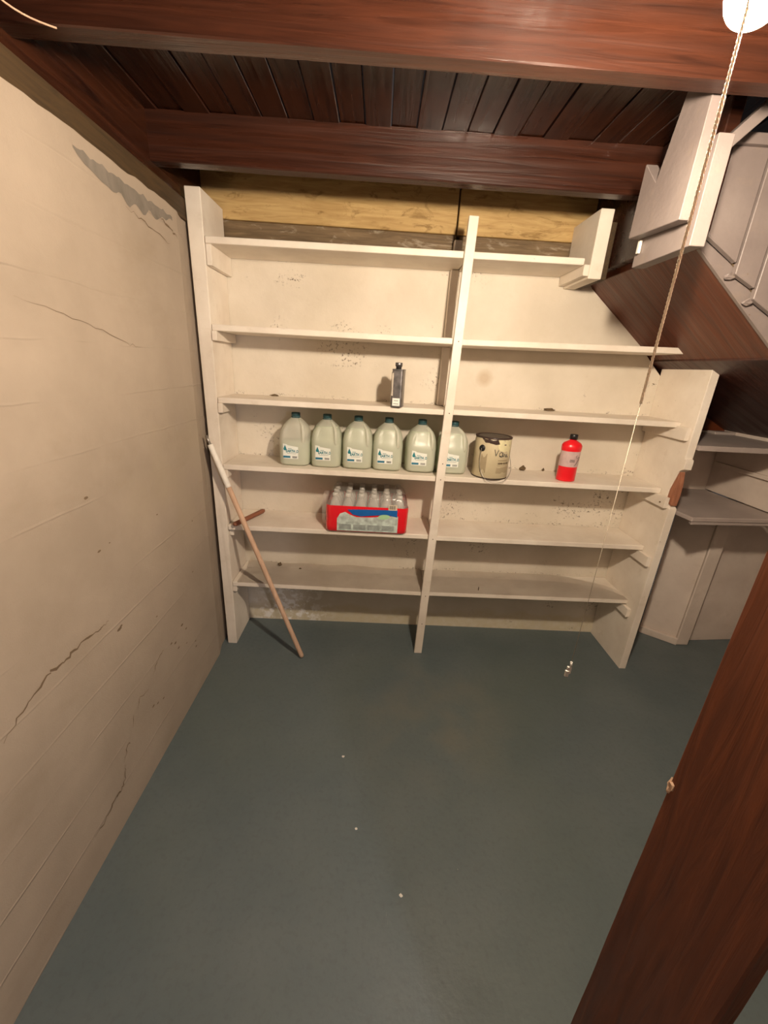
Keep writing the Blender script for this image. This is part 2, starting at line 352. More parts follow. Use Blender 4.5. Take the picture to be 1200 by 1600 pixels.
for (x, z) in ((1.922, 1.885), (2.008, 1.815)):
    b = MB(); b.blob((x, -.47, z), .011, x, sub=2, squash=(1.6, .6, .8)); stp(b, 'plaster_drip', MPAINT3)
# notched hanging board and the block behind it
b = MB(); X0 = 1.55
b.prism([(X0, -.505, 1.958), (X0, -.735, 1.942), (X0, -.745, 2.325), (X0, -.66, 2.325), (X0, -.585, 2.073), (X0, -.512, 2.142)], (.035, 0, 0), .0015)
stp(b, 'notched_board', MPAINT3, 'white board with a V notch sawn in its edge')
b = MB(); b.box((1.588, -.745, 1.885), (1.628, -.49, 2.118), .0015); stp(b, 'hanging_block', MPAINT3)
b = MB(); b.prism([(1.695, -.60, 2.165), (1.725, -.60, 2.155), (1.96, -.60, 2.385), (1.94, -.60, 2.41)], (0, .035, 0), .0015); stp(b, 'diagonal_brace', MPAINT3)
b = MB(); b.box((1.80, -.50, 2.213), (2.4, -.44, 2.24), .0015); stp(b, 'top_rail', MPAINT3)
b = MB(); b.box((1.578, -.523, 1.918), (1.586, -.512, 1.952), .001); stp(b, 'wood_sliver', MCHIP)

# ------------------------------------------------------------------ shelving unit
sh = empty('shelving_unit', (1.14, .1, 0)); tag(sh, 'white-painted built-in plank shelving filling the back wall, six levels in two bays', 'shelving')
def sp(b, name, mat=MPAINT, label=None):
    o = b.build(name, mat, sh); o.matrix_parent_inverse = Matrix.Translation((-1.14, -.1, 0))
    if label: o['label'] = label
    return o
BK = .247
b = MB(); b.prism([(.012, -.004, 0), (.062, -.004, 0), (.060, 0, 2.178), (-.0035, 0, 2.178), (.004, 0, 1.2)], (0, BK, 0), .002); sp(b, 'upright')
# middle upright leans a little to the right on its way up
b = MB(); b.prism([(1.087, -.026, 0), (1.130, -.026, 0), (1.176, -.026, 2.137), (1.136, -.026, 2.137)], (0, .0205, 0), .002); sp(b, 'upright')
b = MB(); b.box((1.115, .205, 1.376), (1.150, .247, 1.655), .002); sp(b, 'back_post')
b = MB(); b.box((1.118, .205, 1.686), (1.153, .247, 1.990), .002); sp(b, 'back_post')
b = MB(); b.box((1.121, .205, 2.020), (1.156, .247, 2.110), .002); sp(b, 'back_post')
b = MB()
prof = [(2.258, -.088, 0), (2.258, -.092, .97), (2.258, -.050, 1.0), (2.258, -.052, 1.06), (2.258, -.078, 1.155), (2.258, -.092, 1.165), (2.258, -.104, 1.17), (2.258, -.104, 1.215), (2.258, -.092, 1.22), (2.258, -.092, 1.682), (2.258, BK, 1.682), (2.258, BK, 0)]
b.prism(prof, (.038, 0, 0), .0015); sp(b, 'upright')
b = MB(); b.prism([(2.262, -.0895, .985), (2.262, -.049, .998), (2.262, -.051, 1.06), (2.262, -.078, 1.155), (2.262, -.090, 1.10), (2.262, -.094, 1.04)], (.03, 0, 0), .0015); sp(b, 'splintered_edge', MBROKE, 'bare splintered brown wood')
TH = .026
def xmid(z): return 1.108+.048*z/2.137
def shelf(xa, za, xb, zb, yf=-.004, yb=BK):
    b = MB(); b.prism([(xa, yf, za-TH), (xb, yf, zb-TH), (xb, yf, zb), (xa, yf, za)], (0, yb-yf, 0), .0025); return sp(b, 'shelf')
L = [(2.011, 2.018, 2.018, 2.022, 1.644), (1.681, 1.684, 1.682, 1.704, 2.30), (1.372, 1.374, 1.377, 1.377, 2.256), (1.055, 1.049, 1.052, 1.049, 2.256), (.735, .734, .729, .731, 2.256), (.403, .393, .395, .401, 2.256)]
for k, (a, b1, c, d, xr) in enumerate(L):
    m = xmid(b1); shelf(.064, a, m-.0015, b1)
    shelf(m+.0025, c, xr, d, -.004 if k != 1 else -.006)
# cleats under the shelves on both outer uprights
def cleatL(z, y0, y1, h=.04, chop=.0, t=.022):
    b = MB(); b.prism([(.0625, y0, z), (.0625, y1, z), (.0625, y1, z-h), (.0625, y0+chop, z-h)], (t, 0, 0), .0015); sp(b, 'cleat')
def cleatR(z, y0, y1, h=.038, t=.02, x=2.2575):
    b = MB(); b.prism([(x, y0, z), (x, y1, z), (x, y1, z-h), (x, y0, z-h)], (-t, 0, 0), .0015); sp(b, 'cleat')
cleatL(2.011-TH, .004, .245, .078, 0); cleatL(1.681-TH, -.008, .245, .040); cleatL(1.372-TH, -.006, .15, .044, .0); cleatL(1.055-TH, .0, .12, .04); cleatL(.735-TH, .02, .2, .04); cleatL(.403-TH, -.0, .1, .035)
cleatR(1.704-TH, -.08, .245, .03); cleatR(1.36, -.078, .245, .06); cleatR(1.022, -.078, .245, .055); cleatR(.70, -.078, .245, .055); cleatR(.365, -.045, .245, .05)
b = MB()
for z in (1.0, ): b.lathe([(.004, 0), (.004, .003)], 10, M=Matrix.Translation((2.2335, -.05, .992)) @ Matrix.Rotation(-PI/2, 4, 'Y'))
sp(b, 'nail_head', MDARK)
for z in (.2, .38, .72, 1.04, 1.12, 1.36, 1.67):
    b = MB(); b.lathe([(.0028, 0), (.0028, .0015)], 8, M=Matrix.Translation((xmid(z)+.002, -.0255, z)) @ Matrix.Rotation(PI/2, 4, 'X'))
    sp(b, 'nail_head', MDARK)
# hanging post and cleat at the top right
b = MB(); b.box((1.672, -.002, 1.948), (1.728, BK, 2.20), .002); sp(b, 'hanging_post')
b = MB(); b.box((1.73, .012, 1.95), (1.757, BK, 2.16), .002); sp(b, 'backing_board', MSILL, 'bare brown board')
b = MB(); b.prism([(1.646, -.004, 1.999), (1.670, -.004, 1.999), (1.670, -.004, 1.957), (1.646, -.004, 1.957)], (0, BK, 0), .0015); sp(b, 'cleat')
# curling liner sheets on the lowest shelves
def liner(xa, za, xb, zb, right):
    b = MB(); nx, ny = 34, 8; V = []
    for i in range(nx+1):
        row = []
        for j in range(ny+1):
            t = i/nx; X = xa+(xb-xa)*t; Y0 = -.006; Y1 = .232
            if right and t > .62: Y1 = .232-.225*(1-math.sqrt(max(0, 1-((t-.62)/.385)**2)))
            u = j/ny; Y = Y0+(Y1-Y0)*u; lift = .011*max(0, u-.75)*4*(1+noise.noise(Vector((X*5, right*3, 0))))
            row.append(b.bm.verts.new((X, Y, za+(zb-za)*t+.0012+lift)))
        V.append(row)
    for i in range(nx):
        for j in range(ny): b.bm.faces.new((V[i][j], V[i+1][j], V[i+1][j+1], V[i][j+1]))
    r = bmesh.ops.solidify(b.bm, geom=b.bm.faces[:], thickness=-.0022); bmesh.ops.recalc_face_normals(b.bm, faces=b.bm.faces[:])
    return sp(b, 'shelf_liner', MPAINT)
liner(.09, .403, xmid(.39)-.004, .393, 0); liner(xmid(.39)+.005, .395, 2.25, .401, 1)

# ------------------------------------------------------------------ alcove furniture
al = empty('alcove_shelf', (2.55, .15, 1.257)); tag(al, 'white plank shelf in the alcove right of the shelving, above the clipped-corner counter', 'shelf')
b = MB(); b.prism([(2.30, -.104, 1.262), (2.84, -.104, 1.266), (2.84, -.104, 1.292), (2.30, -.104, 1.286)], (0, .53, 0), .002)
o = b.build('board', MPAINT2, al); o.matrix_parent_inverse = Matrix.Translation((-2.55, -.15, -1.257))
o = tag(MB().box((2.72, .34, 1.291), (2.90-.06, .40, 1.306), .002).build('wood_scrap', MPAINT2), 'small pale strip of scrap wood lying at the back of the upper alcove shelf', 'wood scrap')
b = MB(); b.prism([(2.335, .425, .925), (2.335, -.03, .925), (2.349, -.139, .925), (2.842, -.10, .925), (2.842, .425, .925)], (0, 0, .022), .003)
ct = b.build('counter_board', [MPAINT2]); tag(ct, 'dusty white counter board with a clipped front corner in the alcove at right', 'counter')
b = MB(); b.prism([(2.352, -.134, .908), (2.840, -.094, .908), (2.840, -.07, .908), (2.36, -.11, .908)], (0, 0, .0165), .002)
o = b.build('edge_strip', MPAINT2, ct)

# ------------------------------------------------------------------ post beside the doorway
b = MB(); rs = []
for k in range(45):
    z = Zj*k/44; w1 = .002*noise.noise(Vector((z*6, 1, 0))); w2 = .002*noise.noise(Vector((z*6, 9, 0)))
    rs.append([(1.296+w1, -1.677, z), (1.299+w1, -1.68+w2, z), (1.319, -1.68+w2, z), (1.322, -1.677, z), (1.322, -1.503, z), (1.319, -1.50, z), (1.299+w1, -1.50, z), (1.296+w1, -1.503, z)])
b.rings(rs); post = b.build('wooden_post', MPOST)
for p in post.data.polygons: p.use_smooth = False
tag(post, 'reddish brown stained wooden post close by in the lower right corner', 'post')
b = MB(); b.blob((1.297, -1.503, .955), .009, 4, squash=(.35, .7, 1.5)); b.build('chipped_splinter', MTAN, post)

# ------------------------------------------------------------------ ceiling bulb with pull cord
lf = empty('pull_cord_light', (BULB.x, BULB.y, Zj)); tag(lf, 'glowing bare bulb with a long pull cord in the top right corner', 'light')
def lp(b, name, mat, label=None):
    o = b.build(name, mat, lf); o.matrix_parent_inverse = Matrix.Translation((-BULB.x, -BULB.y, -Zj)); return o
MBULB = plain('lit_bulb_glass', (1, .95, .85), .3, emit=BULB_STRENGTH, var=0)
T = Matrix.Translation(BULB)
b = MB(); pr = [(.0135, .075), (.0145, .062), (.018, .050), (.0225, .039)]+[(.034*math.sin(math.radians(q)), .002+.036*math.cos(math.radians(q))) for q in range(45, 178, 8)]
b.lathe(pr, 32, M=T); lp(b, 'bulb', MBULB)
b = MB(); b.lathe([(.013, .075), (.021, .078), (.024, .11), (.03, .14), (.055, .16), (.058, .2075)], 32, M=T); lp(b, 'lamp_holder', MPORC)
sx, sy = 1.190, -1.352
top = Vector((sx, sy, 1.945)); cord = [(BULB.x-.02, BULB.y-.004, BULB.z+.095), (BULB.x-.034, BULB.y-.012, BULB.z+.088), (sx-.0045, sy, 1.985), (sx, sy, 1.935)]
b = MB(); b.tube(cord, .0012, 8); 
def strand(ph, z0, z1, r, hel, pitch, x0, x1):
    P = []; n = int((z0-z1)/pitch*8)
    for i in range(n+1):
        t = i/n; a = ph+2*PI*t*(z0-z1)/pitch; P.append((x0+(x1-x0)*t+hel*math.cos(a), sy+hel*math.sin(a), z0+(z1-z0)*t))
    return P
for ph in (0, 2*PI/3, 4*PI/3): b.tube(strand(ph, 1.94, 1.52, .0011, .0011, .016, sx, 1.187), .0010, 6)
lp(b, 'pull_cord', MCORD)
b = MB(); b.tube([(1.187, sy, 1.525), (1.1862, sy, 1.2), (1.1845, sy, 1.06)], .0005, 6); lp(b, 'thin_string', plain('pale_string', (.42, .37, .29), .9))
b = MB(); b.box((1.1795, sy-.002, 1.036), (1.1875, sy+.002, 1.052), .001); b.box((1.177, sy-.003, 1.030), (1.184, sy+.001, 1.044), .001); b.tube([(1.1845, sy, 1.062), (1.186, sy, 1.05)], .002, 8)
lp(b, 'cord_tag', MCHIP)
# thin cable under the joists at top left
b = MB(); P = [(.040+.002*t+.0011*t*t*.35, -.93+.0125*t, 2.176-.010*math.sin(PI*t/10)) for t in range(11)]
tag(b.tube(P, .0018, 8).build('loose_cable', MTAN), 'thin pale cable curving below the joists in the top left corner', 'cable')

# ------------------------------------------------------------------ water jugs
def text_bm(body, size, M, bend=None, ext=.0004, align='CENTER', bold=0, shear=0, sx=1):
    cu = bpy.data.curves.new('t', 'FONT'); cu.body = body; cu.size = size; cu.extrude = ext; cu.align_x = align; cu.offset = bold; cu.shear = shear; cu.resolution_u = 3
    o = bpy.data.objects.new('t', cu); col.objects.link(o); dg = bpy.context.evaluated_depsgraph_get(); me = bpy.data.meshes.new_from_object(o.evaluated_get(dg))
    b2 = bmesh.new(); b2.from_mesh(me); bpy.data.objects.remove(o); bpy.data.meshes.remove(me); bpy.data.curves.remove(cu)
    for v in b2.verts: v.co.x *= sx
    if bend:
        for v in b2.verts: a = v.co.x/bend; rr_ = bend+v.co.z; v.co = Vector((rr_*math.sin(a), -rr_*math.cos(a), v.co.y))
    else:
        for v in b2.verts: v.co = Vector((v.co.x, -v.co.z, v.co.y))
    bmesh.ops.transform(b2, matrix=M, verts=b2.verts); return b2
def m_jug(name, c, alpha):
    n = NT(name); n.base(c4(*c)); n.rough(.32); n.b.inputs['Alpha'].default_value = alpha
    n.b.inputs['Subsurface Weight'].default_value = 0; n.b.inputs['Coat Weight'].default_value = .2; n.b.inputs['Coat Roughness'].default_value = .25
    n.bump(n.noise(25, 3), .12, .004)
    tr = n.t.nodes.new('ShaderNodeBsdfTranslucent'); tr.inputs[0].default_value = c4(*c); mx = n.t.nodes.new('ShaderNodeMixShader'); mx.inputs[0].default_value = .42*alpha
    n.lk(n.b.outputs[0], mx.inputs[1]); n.lk(tr.outputs[0], mx.inputs[2]); n.lk(mx.outputs[0], n.out.inputs[0]); return n.m
MJUG = m_jug('frosted_jug_plastic', (.86, .86, .76), .48); MWATER = m_jug('pale_green_water', (.72, .80, .62), .9)
MTEAL = plain('dark_teal_cap', (.02, .075, .085), .45); MLAB = plain('white_label_paper', (.84, .86, .80), .55, var=.02); MINK = plain('teal_label_ink', (.015, .20, .24), .6, var=0); MBLUE = plain('blue_green_label_band', (.02, .17, .27), .6, var=0); MINKB = plain('dark_label_ink', (.05, .05, .05), .6, var=0)
def sq(a, bb, e, z, n=48, rot=0, dent=0):
    R = []
    for i in range(n):
        t = 2*PI*i/n; c, s_ = math.cos(t), math.sin(t)
        x = a*math.copysign(abs(c)**(2/e), c); y = bb*math.copysign(abs(s_)**(2/e), s_)
        if dent and y < 0 and abs(x) < .62*a: y += dent*min(1, (1-abs(x)/(.62*a))*6)
        R.append((x, y, z))
    return R
def jug_body(inset=0, top=None):
    prof = [(.058, 0, 4), (.070, .004, 4), (.0745, .014, 4.2), (.0755, .05, 4.2), (.0755, .10, 4), (.0765, .125, 3.8), (.0745, .142, 3.6), (.0725, .162, 3.2), (.0675, .180, 2.9), (.059, .197, 2.5), (.045, .213, 2.2), (.028, .227, 2), (.0195, .234, 2), (.0185, .245, 2)]
    R = []
    for r, z, e in prof:
        if top is not None and z > top: break
        d = 0 if not .12 < z < .225 else .011*math.sin((z-.12)/.095*PI)
        r *= 1.0; R.append(sq(r-inset, r-inset, e, z+(inset if z < .01 else 0), dent=d))
    if top is not None:
        r = [p for p in prof if p[1] <= top][-1][0]; R.append(sq(r-inset-.001, r-inset-.001, 3.8, top))
    return R
def make_jug(level, name='water_jug'):
    root = empty(name)
    b = MB(); b.rings(jug_body()); b.build('jug_body', MJUG, root)
    b = MB(); b.rings(jug_body(.003, level)); b.build('water', MWATER, root)
    b = MB(); b.tube([(.014, -.014, .226), (.03, -.032, .214), (.043, -.050, .196), (.048, -.061, .172), (.049, -.066, .148), (.049, -.0675, .125), (.047, -.064, .112)], [.006, .008, .009, .009, .009, .009, .006], 12)
    b.build('handle', MJUG, root)
    b = MB(); b.lathe([(.0205, .238), (.0215, .2395), (.0215, .254), (.0195, .257), (.002, .2575)], 32); b.lathe([(.0225, .232), (.0225, .2365)], 32); b.build('cap', MTEAL, root)
    lx = -.012; y = -.0775
    def fr(x): return -.0765*(1-abs(x/.0765)**4.1)**(1/4.1)-.0009
    b = MB(); nn = 12; pts = []
    V = []
    for i in range(nn+1):
        x = lx-.038+.076*i/nn; yy = fr(x); zt = .108-.010*(i/nn)+(.004 if i < 4 else 0)
        V.append((b.bm.verts.new((x, yy, .038)), b.bm.verts.new((x, yy, zt))))
    for a, c in zip(V, V[1:]): b.bm.faces.new((a[0], c[0], c[1], a[1]))
    lab = b.build('label', MLAB, root)
    b = MB(); M = Matrix.Translation((lx+.006, fr(0)-.0002, .070))
    b._merge(text_bm('EARTH', .019, M @ Matrix.Translation((-.006, 0, 0)), bold=.0007, sx=.78)); b._merge(text_bm('2', .010, M @ Matrix.Translation((.0215, 0, -.003)), sx=.8)); b._merge(text_bm('O', .019, M @ Matrix.Translation((.028, 0, 0)), sx=.62, bold=.0007))
    b._merge(text_bm('pacific', .007, M @ Matrix.Translation((-.010, 0, .0155)))) if False else None
    b.box((lx-.012, fr(0)-.0012, .0875), (lx+.006, fr(0)-.0004, .0895), 0)
    dr = [(0, .018)]+[(.0075*math.cos(t), -.002+.0075*math.sin(t)) for t in [math.radians(q) for q in (150, 170, 190, 215, 240, 270, 300, 325, 350, 370, 390)]]
    b.prism([(lx-.027+q[0], fr(.039)-.0004, .088+q[1]) for q in dr], (0, -.0006, 0), 0)
    b.build('lettering', MINK, lab)
    b = MB(); b.box((lx-.036, fr(.045)-.0004, .042), (lx-.001, fr(0)-.0004, .052), 0); b.build('label_band', MBLUE, lab)
    b = MB()
    for i in range(9): b.box((lx+.010+i*.0026, fr(0)-.0009, .042), (lx+.0112+i*.0026+(.0006 if i % 3 == 0 else 0), fr(0)-.0004, .052), 0)
    b.box((lx-.018, fr(0)-.0009, .0635), (lx+.026, fr(0)-.0004, .0645), 0)
    b.build('barcode', MINKB, lab)
    return root
ZS4 = 1.053
jl = ['leftmost gallon water jug on the shelf, partly emptied with a clear upper half', 'second water jug from the left, between the half-empty jug and the third', 'third water jug from the left, the narrowest looking of the row',
      'fourth water jug from the left, the one right below the tall tin can', 'fifth water jug from the left, just left of the middle upright', 'rightmost water jug, partly hidden behind the middle upright, next to the paint can']
jx = [.401, .558, .7145, .868, 1.036, 1.198]; jr = [-2, 0, 1, -1, 1, 0]; jlab = [0]*6
j0 = make_jug(.118); j1 = make_jug(.20)
jugs = [j0, j1]+[copy_tree(j1) for _ in range(4)]
for j, x, r, lb in zip(jugs, jx, jr, jl):
    j.location = (x, .115, ZS4 if x < 1.1 else 1.053); j.rotation_euler = (0, 0, math.radians(r)); tag(j, lb, 'water jug', 'gallon water jugs in a row')

# ------------------------------------------------------------------ tall tin can
tc = empty('tin_can', (.898, .03, 1.374), math.radians(-10)); tag(tc, 'tall narrow tarnished metal solvent tin standing alone on the shelf above the water jugs', 'can')
b = MB(); b.rings([sq(.027*k, .05*k, 7, z) for z, k in ((0, .97), (.001, 1.0), (.004, 1.0), (.006, .97), (.160, .97), (.162, 1.0), (.166, 1.0), (.167, .95), (.1665, .9), (.1665, .3))]); o = b.build('can_body', [MTIN], tc)
for p in o.data.polygons: p.use_smooth = False
b = MB(); b.lathe([(.013, .166), (.013, .178), (.0165, .179), (.0165, .193), (.0145, .195), (.002, .195)], 24, c=(0, -.022)); b.build('cap', MTIN, tc)
b = MB(); b.box((-.0268, -.045, .012), (-.0262, .045, .155), .0002); b.box((-.024, -.0490, .05), (-.017, -.0484, .15), 0); b.build('lit_side_tint', MTINL, tc)  # brighter left side and front edge strip: light painted onto the tin
b = MB(); b.box((-.017, -.0492, .006), (.017, -.0486, .040), 0); o = b.build('sticker', MLAB, tc)
b = MB(); b.box((-.010, -.0496, .028), (.010, -.0492, .030), 0); b.box((-.012, -.0496, .014), (.012, -.0492, .016), 0); b.build('lettering', MINKB, o)

# ------------------------------------------------------------------ paint can
R_ = .088; H_ = .205
pc = empty('paint_can', (1.393, .068, 1.052)); tag(pc, 'beige gallon paint can with dark dripped lid and handwriting, beside the water jugs', 'paint can')
MCAN = NT('beige_can_label'); MCAN.base(MCAN.mix(MCAN.ramp(MCAN.noise(8, 4), .35, .65), c4(.50, .42, .27), c4(.60, .52, .34))); MCAN.rough(.5); MCAN = MCAN.m
MDRIP = plain('cream_paint_drip', (.74, .68, .42), .35); MRIM = plain('dark_brown_paint', (.05, .03, .025), .3); MRUST = plain('dark_metal_rim', (.07, .05, .04), .5, .6)
b = MB(); b.lathe([(R_-.002, 0), (R_+.001, .001), (R_+.001, .004), (R_-.001, .006)], 64, mat=1); b.lathe([(R_-.001, .005), (R_, .007), (R_, H_-.009), (R_-.001, H_-.007)], 64)
b.build('can_body', [MCAN, MRUST], pc)
b = MB(); b.lathe([(R_+.001, H_-.008), (R_+.002, H_-.007), (R_+.002, H_-.002), (R_-.001, H_), (R_-.006, H_-.001), (R_-.012, H_-.006)], 64, cap=False)
b.build('can_rim', MRIM, pc)
b = MB(); b.lathe([(R_-.012, H_-.006), (R_-.016, H_-.002), (R_-.02, H_-.001), (R_-.024, H_-.006), (.002, H_-.006)], 48, cap=False); b.build('lid', MSTEEL, pc)
def wrap_patch(b, outline, r, mat=0):
    cx = sum(p[0] for p in outline)/len(outline); cz = sum(p[1] for p in outline)/len(outline)
    def P(a, z): return b.bm.verts.new((r*math.sin(a), -r*math.cos(a), z))
    n = 6
    rings_ = [[P(cx+(a-cx)*k/n, cz+(z-cz)*k/n) for a, z in outline] for k in range(1, n+1)]; c0 = P(cx, cz); m = len(outline)
    for i in range(m): f = b.bm.faces.new((c0, rings_[0][i], rings_[0][(i+1) % m])); f.material_index = mat
    for A, B in zip(rings_, rings_[1:]):
        for i in range(m): f = b.bm.faces.new((A[i], B[i], B[(i+1) % m], A[(i+1) % m])); f.material_index = mat
b = MB(); out = [(.0, H_-.008), (.2, H_-.008), (.5, H_-.008), (.75, H_-.008), (.98, H_-.008), (.98, .165), (.93, .13), (.90, .10), (.85, .12), (.8, .14), (.6, .142), (.45, .138), (.3, .142), (.15, .145), (.05, .158)]
wrap_patch(b, out, R_+.0005)
b.build('paint_drip', MDRIP, pc)
b = MB(); wrap_patch(b, [(-.95, H_-.007), (-.5, H_-.007), (-.02, H_-.008), (.10, .176), (-.1, .172), (-.35, .176), (-.7, .178)], R_+.0009)
wrap_patch(b, [(.35, .174), (.45, .176), (.52, .174), (.5, .171), (.4, .171)], R_+.0012); wrap_patch(b, [(.72, .178), (.8, .17), (.84, .162), (.79, .168)], R_+.0012)
b.build('dark_drip', MRIM, pc)
I4 = Matrix.Identity(4)
b = MB(); Mr = Matrix.Rotation(.12, 4, 'Z')
def stroke(pts, w=.0014):
    P = []
    for a, c in zip(pts, pts[1:]):
        for k in range(5): P.append((a[0]+(c[0]-a[0])*k/5, a[1]+(c[1]-a[1])*k/5))
    P.append(pts[-1]); rr_ = R_+.0014
    b.tube([(rr_*math.sin(s_/R_), -rr_*math.cos(s_/R_), z) for s_, z in P], w, 6)
stroke([(-.012, .150), (-.003, .118), (.006, .148)]); stroke([(.030, .132), (.022, .139), (.014, .132), (.014, .122), (.022, .117), (.030, .123), (.031, .136), (.032, .118)])
stroke([(.014, .118), (.024, .114), (.036, .118)]); stroke([(.038, .116), (.039, .130), (.045, .126), (.048, .114)], .0012); stroke([(.051, .126), (.058, .114)], .0012); stroke([(.057, .127), (.052, .113)], .0012); stroke([(.064, .118), (.064, .112)], .0012)
b.build('handwriting', MINKB, pc)
b = MB(); b._merge(text_bm('SEMI-GLOSS', .0125, Matrix.Translation((0, 0, .078)) @ Matrix.Rotation(.50, 4, 'Z'), bend=R_+.0006, bold=.0004)); b._merge(text_bm('INTERIOR', .006, Matrix.Translation((0, 0, .095)) @ Matrix.Rotation(.36, 4, 'Z'), bend=R_+.0006)) if False else None
for z in (.094, .097, .0705): 
    for k in range(9): wrap_patch(b, [(.12+k*.075, z), (.17+k*.075, z), (.17+k*.075, z+.0014), (.12+k*.075, z+.0014)], R_+.0008)
b.build('lettering', plain('brown_label_ink', (.12, .08, .04), .6, var=0), pc)
b = MB(); wrap_patch(b, [(.08, .032), (.35, .032), (.7, .034), (.85, .036), (.85, .066), (.6, .064), (.35, .062), (.08, .060)], R_+.0006); MPAN = plain('tan_label_panel', (.36, .29, .18), .6); b.build('label_panel', MPAN, pc)
b = MB(); wrap_patch(b, [(-.85, .03), (-.5, .03), (-.5, .125), (-.85, .12)], R_+.0005); b.build('label_panel', MPAN, pc)
ea = math.radians(-48)
for dd in (0, PI):
    b = MB(); Me = Matrix.Rotation(ea+dd, 4, 'Z') @ Matrix.Translation((0, -R_-.0006, .150)) @ Matrix.Rotation(PI/2, 4, 'X'); b.lathe([(.016, 0), (.015, .004), (.006, .006), (.002, .0075)], 24, M=Me)
    b.build('handle_ear', MBLACK, pc)
# the bail hangs down from the ears in front of the can and over the shelf edge
e1 = Vector(((R_+.007)*math.sin(ea), -(R_+.007)*math.cos(ea), .150)); e2 = Vector(((R_+.007)*math.sin(ea+PI), -(R_+.007)*math.cos(ea+PI), .150))
key = [e1, e1+Vector((-.004, -.006, -.05)), (-.066, -.072, .045), (-.045, -.090, .008), (-.01, -.096, -.012), (.03, -.095, -.012), (.065, -.085, .006), (.092, -.05, .04), (.098, 0, .09), (.09, .04, .13), e2]
key = [Vector(k) for k in key]; P = []
for i in range(len(key)-1):
    p0, p1, p2, p3 = key[max(i-1, 0)], key[i], key[i+1], key[min(i+2, len(key)-1)]
    for k in range(8):
        t = k/8; P.append(.5*((2*p1)+(-p0+p2)*t+(2*p0-5*p1+4*p2-p3)*t*t+(-p0+3*p1-3*p2+p3)*t**3))
P.append(key[-1])
for p in P:
    rad = math.hypot(p.x, p.y)
    if rad < R_+.004 and p.z > 0: p.x *= (R_+.004)/rad; p.y *= (R_+.004)/rad
b = MB(); b.tube(P, .0013, 8); b.build('bail_handle', MSTEEL, pc)

# ------------------------------------------------------------------ red bottle
rb = empty('red_bottle', (1.787, .058, 1.051)); tag(rb, 'bright red plastic bottle with black cap and greyish label, right bay of the jug shelf', 'bottle')
MREDP = NT('red_plastic'); MREDP.base(c4(.80, .012, .02)); MREDP.rough(.3); MREDP.b.inputs['Coat Weight'].default_value = .3; MREDP = MREDP.m
MRLAB = plain('pinkish_grey_label', (.56, .40, .38), .5, var=.15, vs=25)
pf = [(.040, 0), (.046, .003), (.047, .010), (.046, .014), (.047, .018), (.046, .022), (.047, .026), (.0465, .070), (.0465, .150), (.0478, .155), (.0495, .168), (.0485, .181), (.041, .192), (.027, .200), (.017, .205), (.0165, .210)]
def el(p, k=.82): return [[(r*math.cos(2*PI*i/40), k*r*math.sin(2*PI*i/40), z) for i in range(40)] for r, z in p]
b = MB(); b.rings(el(pf)); b.build('bottle_body', MREDP, rb)
b = MB(); b.rings(el([(.0476, .076), (.0476, .153)]), cap=False); lab = b.build('label', MRLAB, rb)
b = MB()
def ep(x, z, o=.0004): 
    r = .0476+o; return (x, -.82*math.sqrt(max(0, r*r-x*x))-.0003, z)
for i in range(7): x = -.013+i*.0036; b.prism([ep(x, .100), ep(x+.0018, .100), ep(x+.0018, .114), ep(x, .114)], (0, -.0003, 0), 0)
for q in ([(.012, .082), (.022, .096), (.030, .112), (.036, .128)], [(.020, .136), (.013, .128), (.020, .122), (.032, .126)]): b.tube([ep(x, z, .0008) for x, z in q], .0008, 6)
b.build('label_marks', MINKB, lab)
b = MB(); b.lathe([(.0165, .209), (.019, .210), (.0185, .232), (.017, .234), (.002, .2345)], 28); b.build('cap', MBLACK, rb)

# ------------------------------------------------------------------ shrink-wrapped case of water bottles
cs = empty('bottle_case', (.778, .110, .735)); tag(cs, 'shrink-wrapped case of clear water bottles in red printed film on the shelf below the jugs', 'bottle case')
def m_clear(name, c, alpha, rough=.08):
    n = NT(name); n.base(c4(*c)); n.rough(rough); n.b.inputs['Alpha'].default_value = alpha; n.b.inputs['Specular IOR Level'].default_value = .9
    n.b.inputs['Coat Weight'].default_value = .6; n.b.inputs['Coat Roughness'].default_value = .05
    n.bump(n.noise(28, 4), .5, .01); return n.m
MCLR = m_clear('clear_bottle_plastic', (.72, .71, .66), .42); MFILM = m_clear('clear_shrink_film', (.80, .76, .70), .26, .12); MCAPW = plain('pale_bottle_cap', (.55, .54, .50), .3)
MREDF = m_clear('red_printed_film', (.80, .008, .018), 1, .22)
bp = [(.022, .001), (.0305, .006), (.0315, .02), (.030, .03), (.0315, .04), (.0315, .115), (.030, .130), (.024, .150), (.015, .168), (.0118, .176), (.0118, .182)]
b = MB(); b.lathe(bp, 20); bot0 = b.build('bottle', MCLR, cs)
b = MB(); b.lathe([(.0142, .182), (.0145, .184), (.0142, .197), (.012, .199), (.001, .199)], 18); b.build('bottle_cap', MCAPW, bot0)
first = True
for i in range(6):
    for j in range(4):
        o = bot0 if first else copy_tree(bot0, cs); first = False
        o.location = ((i-2.5)*.0655, (j-1.5)*.0635, .001)
